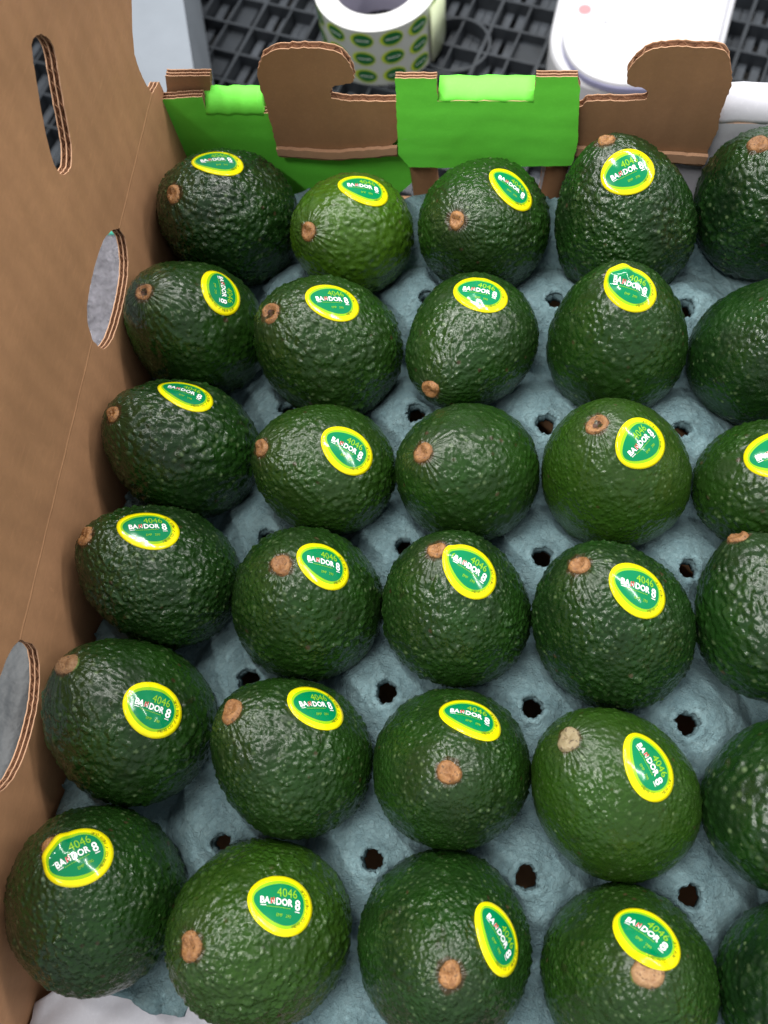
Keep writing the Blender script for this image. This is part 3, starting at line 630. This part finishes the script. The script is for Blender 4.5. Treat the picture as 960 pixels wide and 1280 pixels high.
put(text2d('EMP', 1), 2.9, -2.6, -5.6, 1, 1.25); put(text2d('290', 1), 2.6, 1.9, -5.6, 1, 1.25)
rim = 'MEXICO / MEXIQUE'; cent = (0.3, 0.1)
for i, ch in enumerate(rim):
    if ch == ' ': continue
    th = math.radians(-62 + i * 6.9); ex, ey = 13.0 * math.cos(th), 10.9 * math.sin(th)
    put(text2d(ch, 1), 1.25 if ch != 'I' else .3, cent[0] + ex - .6 * math.cos(th + 1.57), cent[1] + ey - .6 * math.sin(th + 1.57), 5, 1.35, th + 1.57)
# refine nothing else: all pieces are small enough to bend over the fruit
STICK_MATS = [M['s_yellow'], M['s_lime'], M['s_green'], M['s_white'], M['s_red'], M['s_dark']]

def stem_mesh(kind, D, seed):
    g = random.Random(seed); s = {'brown': 1.0, 'tan': 1.18, 'cream': .98, 'ring': 1.0, 'dark': .9}[kind] * g.uniform(.94, 1.2)
    prof = {'brown': [(5.3, -2.4, 1), (4.6, -.7, 1), (4.35, .5, 0), (3.7, 1.5, 0), (2.8, 1.9, 0), (1.9, 1.5, 0), (.9, 1.3, 0)],
            'tan': [(5.4, -2.4, 1), (4.7, .1, 0), (4.3, 1.6, 0), (3.2, 2.3, 0), (2.0, 2.4, 0), (1.0, 2.3, 0)],
            'cream': [(5.0, -2.2, 0), (4.4, .2, 0), (3.9, 1.2, 0), (2.8, 1.5, 0), (1.6, 1.35, 0), (.8, 1.2, 0)],
            'ring': [(5.2, -2.2, 1), (4.8, -.2, 0), (4.3, 1.0, 0), (3.5, 1.25, 0), (2.4, .7, 0), (1.8, .1, 1), (.9, -.1, 1)],
            'dark': [(5.0, -2.2, 1), (4.3, .0, 1), (3.6, .8, 0), (2.4, .8, 0), (1.3, .5, 1), (.7, .4, 1)]}[kind]
    n = 26; v = []; f = []; fm = []; ph = g.uniform(0, 6)
    for k, (r, z, mi) in enumerate(prof):
        for i in range(n):
            t = 2 * math.pi * i / n; rr = r * s * (1 + .06 * math.sin(2 * t + ph) + .05 * math.sin(3 * t + 3 * ph) + g.uniform(-.035, .035))
            v.append((rr * math.cos(t) / 1000, rr * math.sin(t) / 1000, (z + .4 * math.sin(2 * t + ph) + .25 * math.sin(3 * t + 2 * ph) * (k > 1) + g.uniform(-.2, .2) * (k > 1)) / 1000))
    v.append((0, 0, (prof[-1][1]) / 1000))
    for k in range(len(prof) - 1):
        for i in range(n): f.append((k * n + i, k * n + (i + 1) % n, (k + 1) * n + (i + 1) % n, (k + 1) * n + i)); fm.append(prof[k][2] and 1 if k == 0 else (1 if prof[k][2] and kind in ('ring', 'dark') else 0))
    b = (len(prof) - 1) * n
    for i in range(n): f.append((b + i, b + (i + 1) % n, len(v) - 1)); fm.append(1 if kind in ('ring', 'dark') else 0)
    return v, f, fm

# look of every fruit: tone (yellow-green), pebble strength, pebble field, stem kind, collar, label
LOOK = {
 '11': (.02, 1.25, 1, 'brown', 0, 'dark coarse-skinned avocado in the far left corner, under the green panel'),
 '12': (.8, .75, 2, 'brown', 1, 'small bright yellow-green avocado below the left hooked brown tab'),
 '13': (.12, .95, 0, 'brown', 0, 'avocado directly below the green centre panel, round brown stem facing up at its left'),
 '14': (.04, 1.1, 0, 'brown', 0, 'tall dark avocado below the right hooked brown tab, sticker on its upper side'),
 '15': (.00, 1.1, 1, 'brown', 0, 'dark avocado against the white panel in the far right corner, stem at its top'),
 '21': (.12, .8, 2, 'ring', 0, 'avocado beside the oval hand hole, ring stem upper left, sticker text turned sideways'),
 '22': (.15, 1.05, 1, 'ring', 0, 'pebbly avocado just below the small yellow-green one, with ring stem at its upper left'),
 '23': (.10, .65, 0, 'brown', 0, 'avocado whose stem points down at its near edge, narrow sticker on its crest'),
 '24': (.10, .60, 1, 'dark', 0, 'smooth glossy avocado with sticker at its far top edge, just below the tall dark one'),
 '25': (.02, .6, 0, 'dark', 0, 'dark avocado without sticker at the right frame edge, second from the far wall'),
 '31': (.05, 1.2, 2, 'brown', 0, 'wrinkled avocado against the left wall with slanting sticker on its far crest, third row'),
 '32': (.20, .75, 0, 'brown', 1, 'paler avocado with small collared stem left, sticker turned down to the right, third row'),
 '33': (.12, .55, 1, 'brown', 0, 'only fully visible avocado with no sticker, round brown stem at its left'),
 '34': (.34, .45, 3, 'ring', 0, 'smooth olive-toned avocado with stem on top and upward tilted sticker at its right'),
 '35': (.15, .7, 1, 'brown', 0, 'avocado at the right frame edge with only the left half of its sticker showing'),
 '41': (.05, 1.15, 0, 'brown', 0, 'avocado against the left wall, level sticker near its far edge, fourth row'),
 '42': (.10, 1.0, 1, 'brown', 0, 'avocado with round brown stem just left of its gently tilted sticker, fourth row'),
 '43': (.08, 1.0, 0, 'brown', 0, 'avocado whose brown stem touches the upper left rim of its steep sticker'),
 '44': (.04, 1.0, 0, 'brown', 1, 'large dark avocado with collared stem upper left and fine pale pebbles, fourth row'),
 '45': (.03, .9, 2, 'brown', 0, 'avocado cut by the right frame edge with slanting brown stem at its upper left'),
 '51': (.08, .9, 1, 'tan', 0, 'avocado by the nearest hand hole, tan stem poking out towards the brown wall'),
 '52': (.10, .95, 0, 'brown', 0, 'avocado with reddish stem at its left shoulder and level sticker upper right, fifth row'),
 '53': (.10, .8, 3, 'brown', 0, 'avocado seen straight onto its stem, with pale rays round it and a sticker above'),
 '54': (.30, .45, 3, 'cream', 0, 'smooth avocado with pale cream cut stem and steep narrow sticker at its right'),
 '55': (.02, .7, 2, 'dark', 0, 'shaded avocado without sticker at the right frame edge, second row from the near end'),
 '61': (.06, .95, 0, 'brown', 0, 'avocado in the near left corner, its stem half covered by its sticker'),
 '62': (.32, 1.0, 0, 'brown', 1, 'bright green avocado in the nearest row, collared stem left, level sticker upper right'),
 '63': (.06, .85, 3, 'brown', 1, 'avocado at the bottom edge with big collared stem and steep sticker to its right'),
 '64': (.16, .8, 3, 'tan', 0, 'avocado at the bottom edge whose sticker overlaps its broad tan stem'),
 '65': (.00, .7, 1, 'dark', 0, 'very dark avocado filling the lower right corner of the picture'),
}
def make_avocado(key):
    (x, y, z, D, ar, az, el), st = FRUIT[key]; tone, peb, fi, sk, col, lab = LOOK[key]
    L = D * ar; seed = int(key); g = np.random.default_rng(seed)
    har = [(g.uniform(.003, .008), g.normal(0, 1, 3) * g.uniform(1.5, 3.2), g.uniform(0, 6.3)) for _ in range(6)]
    fidx = (fi + 0) % 4; F = FIELDS[fidx]; co, mi, ry = LOWS[seed % 3]
    roll = int(g.integers(0, NP)); 
    def rolled(a): return np.concatenate([a[:1], np.roll(a[1:-1].reshape(NT - 1, NP), roll, 1).ravel(), a[-1:]])
    F, co, mi, ry = map(rolled, (F, co, mi, ry))
    P = shape_u(U, D, L, har); zz = U[:, 2]
    nrm = P / np.array([(D / 2) ** 2, (D / 2) ** 2, (L / 2) ** 2]); nrm /= np.linalg.norm(nrm, axis=1)[:, None]
    near = SM(zz, .62, .97); far_end = SM(-zz, .90, .99)
    act = np.clip(.72 + 1.0 * co + .5 * mi, .25, 1.25)
    hp = F * act * (1 - .70 * near) * peb
    h = .00110 * hp + .00045 * mi * (.5 + .5 * peb) + near * (.00036 * ry) * np.clip((1 - zz) / .02, 0, 1)
    h *= (1 - .6 * far_end)
    if st:
        sp = np.array(st[0]); d = np.linalg.norm(P - sp, axis=1); h = h * (1 - .62 * (1 - SM(d, .012, .017)))
    P = P + nrm * h[:, None]
    me = bpy.data.meshes.new('avocado'); me.from_pydata(P.tolist(), [], FACES); me.materials.append(M['skin'])
    me.polygons.foreach_set('use_smooth', [True] * len(FACES))
    a = me.attributes.new('peb', 'FLOAT', 'POINT'); a.data.foreach_set('value', np.clip(hp, 0, 1).astype(np.float32))
    a = me.attributes.new('tip', 'FLOAT', 'POINT'); a.data.foreach_set('value', SM(zz + .06 * ry, .80, 1.0).astype(np.float32))
    a = me.attributes.new('rim', 'FLOAT', 'POINT'); a.data.foreach_set('value', SM(zz + .012 * mi, .974, .984).astype(np.float32))
    av = link(bpy.data.objects.new('avocado', me))
    axis = Vector((math.cos(el) * math.cos(az), math.cos(el) * math.sin(az), math.sin(el)))
    hh = Vector((0, 0, 1)) if abs(axis.z) < .9 else Vector((1, 0, 0))
    bx = hh.cross(axis).normalized(); by = axis.cross(bx)
    av.matrix_world = Matrix.Translation((x, y, z)) @ Matrix((bx, by, axis)).transposed().to_4x4()
    av['tone'] = float(tone); av['seed'] = float(seed) * .13; av['pebble'] = float(max(.5, .25 + .8 * (peb - .1))); av['grain'] = float({0: 1.0, 1: .88, 2: .74, 3: 1.12}[fi % 4])
    tag(av, lab, 'avocado', 'avocados in the blue tray')
    # stem
    top = shape_u([[0, 0, 1.]], D, L, har)[0]
    v, f, fm = stem_mesh(sk, D, seed)
    mats = {'brown': [M['stem_a'], M['collar'] if col else M['stem_dark']], 'tan': [M['stem_b'], M['collar']], 'cream': [M['stem_c'], M['collar']], 'ring': [M['stem_a'], M['stem_dark']], 'dark': [M['stem_dark'], M['stem_dark']]}[sk]
    so = mesh('stem', v, f, mats, av, fm, True); so.location = (0, 0, top[2] + .0002)
    if sk == 'cream': so['label'] = 'pale cream cut stem'
    if st:
        p0, nn, T = map(np.array, st); B = np.cross(nn, T); scale = .00088; sets = {0: ([], [], []), 1: ([], [], [])}
        lift = .00055
        for (vv, ff, lay, mi_) in ART:
            vs, fs, fm = sets[1 if lay > .3 else 0]; b = len(vs); A = np.array(vv) * scale
            Q = p0 + A[:, :1] * T + A[:, 1:2] * B - nn * ((A ** 2).sum(1) * .5 / (D * .5))[:, None]
            u = unit_of(Q, D, L, har); S = shape_u(u, D, L, har)
            n_ = S / np.array([(D / 2) ** 2, (D / 2) ** 2, (L / 2) ** 2]); n_ /= np.linalg.norm(n_, axis=1)[:, None]
            ds = np.linalg.norm(S - np.array([0, 0, L / 2]), axis=1)
            ex = .0027 * (1 - SM(ds, .0035, .0085))
            wob = {51: .00013, 23: .00009, 24: .00008, 41: .00007}.get(seed, .000035) * np.sin(A[:, 0] * 900 + seed) * np.sin(A[:, 1] * 800 + 2 * seed)
            S = S + n_ * (lift + lay * .001 * .7 + ex + wob)[:, None]
            vs += S.tolist(); fs += [tuple(b + i for i in q) for q in ff]; fm += [mi_] * len(ff)
            if mi_ == 0 and lay == 0.0:   # skirt: the sticker has an edge
                n = len(outline); rim0 = len(vv) - n; b2 = len(vs)
                vs += (S[rim0:] - n_[rim0:] * .00045).tolist()
                for i in range(n): fs.append((b + rim0 + i, b2 + i, b2 + (i + 1) % n, b + rim0 + (i + 1) % n)); fm.append(0)
        so = mesh('sticker', *sets[0][:2], STICK_MATS, av, sets[0][2], True); mesh('lettering', *sets[1][:2], STICK_MATS, so, sets[1][2], False)
        so['label'] = 'yellow and green oval price sticker'
    return av
for key in sorted(FRUIT): make_avocado(key)

# ------------------------------------------------------------------ what lies beyond the box
ZP = -.405
fl = MB(); fl.box((-3, -3, ZP - .16), (3, 4, ZP - .15)); tag(fl.build('floor', [M['concrete']]), None, None, None, 'structure')
pal = empty('plastic_pallet', (-.2795, .9805, ZP), math.radians(-16.0))
tag(pal, 'black plastic pallet with an open lattice deck of ribs, under and behind the box', 'pallet')
def bar(lx, ly, lz): 
    b = MB(); b.box((-lx / 2, -ly / 2, -lz), (lx / 2, ly / 2, 0)); return b
def shared(name, mb, mat): 
    me = bpy.data.meshes.new(name); me.from_pydata(mb.v, [], mb.f); me.materials.append(mat); return me
U0, U1, V0, V1 = -.3625, .9500, -1.10, .42
me_long = shared('main_rib', bar(.0045, V1 - V0, .030), M['plastic']); me_cross = shared('cross_rib', bar(U1 - U0, .0035, .026), M['plastic'])
me_fine = shared('fine_rib', bar(.0028, V1 - V0, .022), M['plastic']); me_slat = shared('deck_slat', bar(.0105, V1 - V0, .004), M['plastic_lo']); me_low = shared('lower_slat', bar(U1 - U0, .020, .004), M['plastic_lo'])
def pput(me, u, v, z): o = link(bpy.data.objects.new(me.name, me), pal); o.location = (u, v, z)
n = 0; u = U0
k = 1
while u <= U1 + 1e-6:
    pput(me_long if k % 2 == 0 else me_fine, u, (V0 + V1) / 2, 0 if k % 2 == 0 else -.001); 
    if u < U1 - .01:
        for q in ((.010, .0275) if k % 2 == 0 else (.0085, .0200, .0320)): pput(me_slat, u + q, (V0 + V1) / 2, -.017 - .003 * (k % 2))
    u += .0375; k += 1
v = V0; k = 0
while v <= V1 + 1e-6:
    pput(me_cross, (U0 + U1) / 2, v, -.0005)
    if k % 3 == 1: pput(me_low, (U0 + U1) / 2, v + .020, -.034)
    v += .0455; k += 1
def patch(u, v, w, h):
    b = MB(); b.box((-w / 2, -h / 2, -.004), (w / 2, h / 2, 0)); o = b.build('solid_panel', [M['plastic']], pal); o.location = (u, v, -.012)
patch(.206, -.027, .072, .042); patch(.019, -.02, .034, .13); patch(.42, .06, .072, .042)
def ring(u, v, r):
    mb = MB(); n = 40; vs = []; fs = []
    for i in range(n):
        a = 2 * math.pi * i / n
        for rr, z in ((r, 0), (r - .004, 0), (r - .004, -.03), (r, -.03)): vs.append((rr * math.cos(a), rr * math.sin(a), z))
    for i in range(n):
        for q in range(4): a, b = i * 4 + q, i * 4 + (q + 1) % 4; c, d = ((i + 1) % n) * 4 + (q + 1) % 4, ((i + 1) % n) * 4 + q; fs.append((a, b, c, d))
    mb.add(vs, fs); o = mb.build('ring_rib', [M['plastic']], pal, False); o.location = (u, v, .0005)
ring(.315, .04, .046)
for uu in (U0 + .09, (U0 + U1) / 2, U1 - .09):
    b = MB(); b.box((-.06, V0 + .02, -.148), (.06, V1 - .02, -.040)); o = b.build('skid', [M['plastic']], pal); o.location = (uu, 0, 0)
# carton that carries the box
mb = MB(); mb.box((XW - .004, Y0, ZP + .001), (X1 + .004, YE + .018, ZB - .001)); lo = mb.build('lower_carton', [M['kraft2']])
tag(lo, 'brown closed carton standing on the pallet beneath the avocado box', 'carton')
# roll of stickers
RC = (-.0600, .9380); RR_, RI, RH = .0745, .0500, .080
roll = empty('sticker_roll', (*RC, ZP + .0005)); tag(roll, 'white roll of small green and yellow fruit stickers standing on the pallet', 'sticker roll')
def tube(name, ro, ri, z0, z1, mats, parent, n=72):
    v = []; f = []; fm = []
    prof = [(ri, z0), (ro, z0), (ro, z1), (ri, z1)]
    for i in range(n):
        a = 2 * math.pi * i / n
        for r, z in prof: v.append((r * math.cos(a), r * math.sin(a), z))
    for i in range(n):
        for q in range(4): f.append((i * 4 + q, ((i + 1) % n) * 4 + q, ((i + 1) % n) * 4 + (q + 1) % 4, i * 4 + (q + 1) % 4)); fm.append(q if len(mats) == 4 else 0)
    return mesh(name, v, f, mats, parent, fm, False)
tube('paper_body', RR_, RI + .004, 0, RH - .002, [M['roll_side'], M['backing'], M['roll_side'], M['roll_side']], roll)
tube('inner_core', RI + .0038, RI, .001, RH - .0035, [M['roll_core']], roll)
for k in range(4): tube('paper_layer', RR_ - .004 - k * .0055, RR_ - .0075 - k * .0055, RH - .0018, RH - .0012 + .0004 * (k % 2), [M['roll_side']], roll)
lab_meshes = {}
def bent_label(big):
    vs = []; fs = []; fm = []
    art = [(disc(egg(0, 0, 14.6, 10.2, 0, .05, 28), 3), 0, 0), (disc(egg(1.3, 0, 12.0, 8.2, 0, -.08, 28), 3), .15, 1)]
    for (vv, ff), lay, mi_ in art:
        b = len(vs)
        for (x_, y_) in vv:
            a = x_ / 1000 / RR_; r = RR_ + .0005 + lay / 1000; vs.append((r * math.sin(a), -r * math.cos(a), y_ / 1000))
        fs += [tuple(b + i for i in q) for q in ff]; fm += [mi_] * len(ff)
    b = len(vs); tv, tf = text2d('BANDOR8', 1, .02); x0 = min(p[0] for p in tv); x1 = max(p[0] for p in tv)
    for p in tv:
        x_ = ((p[0] - x0) / (x1 - x0) - .5) * 16 + 1; y_ = p[1] * 2.6 - 1; a = x_ / 1000 / RR_; r = RR_ + .0009; vs.append((r * math.sin(a), -r * math.cos(a), y_ / 1000))
    fs += [tuple(b + i for i in q) for q in tf]; fm += [2] * len(tf)
    me = bpy.data.meshes.new('label'); me.from_pydata(vs, [], fs)
    for m_ in (M['s_yellow2'], M['s_green2'], M['s_white']): me.materials.append(m_)
    me.polygons.foreach_set('material_index', fm); return me
M['s_yellow2'] = simple('roll_label_lime', (.42, .55, .03), .3); M['s_green2'] = simple('roll_label_green', (.010, .12, .03), .3)
LM = bent_label(True)
for row in range(3):
    for k in range(13):
        a = 2 * math.pi * (k + .5) / 13 + .10; o = link(bpy.data.objects.new('label', LM), roll); o.location = (0, 0, .014 + row * .0255); o.rotation_euler.z = a
# loose end of the release film standing off the right of the roll
mb = MB(); vs = []; fs = []
for i in range(15):
    a = -.5 + 1.2 * i / 14; r = RR_ + .004 + .010 * (i / 14) ** 1.5
    vs += [(r * math.cos(a), r * math.sin(a), .002), (r * math.cos(a), r * math.sin(a), RH - .003)]
for i in range(14): fs.append((2 * i, 2 * i + 2, 2 * i + 3, 2 * i + 1))
mb.add(vs, fs); o = mb.build('loose_film', [M['film']], roll, True); s = o.modifiers.new('thick', 'SOLIDIFY'); s.thickness = .0005
# white plastic lid
def plate(name, outl, z0, z1, mat, parent, bev=.004):
    outl = chaikin(outl, 2)
    if area(outl) < 0: outl = outl[::-1]
    mb = MB(); f = lambda u, v, w_: Vector((u, v, w_))
    ins = inset(outl, bev); n = len(outl)
    v = [(x, y, z0) for x, y in outl] + [(x, y, z1 - bev) for x, y in outl] + [(x * .3 + a * .7, y * .3 + b * .7, z1 - bev * .25) for (x, y), (a, b) in zip(outl, inset(outl, bev * .5))] + [(x, y, z1) for x, y in ins]
    q = []
    for l in range(3):
        for i in range(n): q.append((l * n + i, l * n + (i + 1) % n, (l + 1) * n + (i + 1) % n, (l + 1) * n + i))
    tr_ = tessellate_polygon([[Vector((x, y, 0)) for x, y in ins]])
    q += [tuple(3 * n + i for i in t_) for t_ in tr_]
    mb.add(v, q); return mb.build(name, [M[mat]], parent, False)
lid = empty('bucket_lid', (.20, 1.0, ZP)); tag(lid, 'white plastic container lid with rounded corners, stepped lip and one pink mark', 'lid')
off = lambda P_, dx=-.20, dy=-1.0: [(x + dx, y + dy) for x, y in P_]
plate('rim', off(GEO['LID']), .002, -.360 - ZP, 'white_pl', lid, .006)
plate('lip', [(x, y) for x, y in off([(a + .000, b - .0015) for a, b in GEO['LIDIN']])], -.361 - ZP, -.353 - ZP, 'lip', lid, .002)
plate('top', off(GEO['LIDIN']), -.3545 - ZP, -.349 - ZP, 'white_pl', lid, .003)
for (x, y), r, m_ in zip(GEO['DOT'], (.0075, .002), ('pink', 'greydot')):
    v, f = disc([(r * math.cos(2 * math.pi * i / 20), r * math.sin(2 * math.pi * i / 20)) for i in range(20)], 1)
    o = mesh('mark', [(a, b, 0) for a, b in v], f, [M[m_]], lid); o.location = (x - .2, y - 1, -.3486 - ZP)
# pale carton at the upper left
wb = empty('pale_carton', (-.32, .80, ZP)); tag(wb, 'pale grey smooth-sided carton at the upper left behind the brown flap', 'carton')
W = GEO['WBOX']; e0, e1 = Vector(W[0]), Vector(W[1]); ed = (e0 - e1).normalized(); pr = Vector((-ed.y, ed.x))
c0 = e1 - ed * .035; pts = [c0, c0 + ed * .40, c0 + ed * .40 + pr * .14, c0 + pr * .14]
mb = MB(); zt = -.28 - ZP; loc = Vector((-.32, .80))
base = [(p - loc) for p in pts]; 
ins_ = [(b_ * 1.0) for b_ in base]
vs = [(p.x, p.y, 0) for p in base] + [(p.x, p.y, zt) for p in base]
mb.add(vs, [(0, 1, 5, 4), (1, 2, 6, 5), (2, 3, 7, 6), (3, 0, 4, 7), (3, 2, 1, 0)]); o = mb.build('body', [M['carton_w']], wb)
bv = o.modifiers.new('b', 'BEVEL'); bv.width = .002
cen = (base[0] + base[2]) / 2
for s_ in (0, 1):
    a_, b_, c_, d_ = base if s_ == 0 else (base[2], base[3], base[0], base[1])
    mid1, mid2 = (b_ + c_) / 2, (a_ + d_) / 2
    mb = MB(); g_ = .0015
    qd = [a_, b_, mid1, mid2]; qc = sum(qd, Vector((0, 0))) / 4; qd = [p + (qc - p).normalized() * g_ for p in qd]
    mb.add([(p.x, p.y, zt) for p in qd] + [(p.x, p.y, zt + .004) for p in qd], [(0, 3, 2, 1), (4, 5, 6, 7), (0, 1, 5, 4), (1, 2, 6, 5), (2, 3, 7, 6), (3, 0, 4, 7)])
    mb.build('top_flap', [M['carton_w']], wb)
# things seen through the hand holes
def crumpled(name, c, sx, sy, sz, mat, label, cat, seed):
    mb = MB(); n = 26; vs = []; fs = []; v = []
    bm = bmesh.new(); bmesh.ops.create_cube(bm, size=1.0); bmesh.ops.subdivide_edges(bm, edges=bm.edges[:], cuts=14, use_grid_fill=True)
    for q in bm.verts:
        p = q.co.copy(); nz = noise.fractal(p * 7 + Vector((seed, 0, 0)), 1, 2, 4)
        q.co = Vector((p.x * sx, p.y * sy, p.z * sz)) + p.normalized() * nz * .006
    me = bpy.data.meshes.new(name); bm.to_mesh(me); bm.free(); me.materials.append(M[mat]); me.polygons.foreach_set('use_smooth', [True] * len(me.polygons))
    o = link(bpy.data.objects.new(name, me)); o.location = c; return tag(o, label, cat)
crumpled('wrapped_pack', (-.390, .425, ZP + .07), .28, .20, .13, 'wrap', 'shiny grey stretch-wrapped pack seen through the oval hand hole', 'wrapped pack', 3)
mb = MB(); mb.box((-.40, .531, ZP + .001), (-.24, .555, ZP + .135)); tag(mb.build('teal_box', [M['teal']]), 'teal plastic strip seen through the oval hand hole above the wrapped pack', 'plastic strip')
crumpled('grey_pack', (-.40, .075, ZP + .07), .30, .20, .13, 'grey_dark', 'dark grey pack seen through the nearest left hand hole', 'pack', 9)
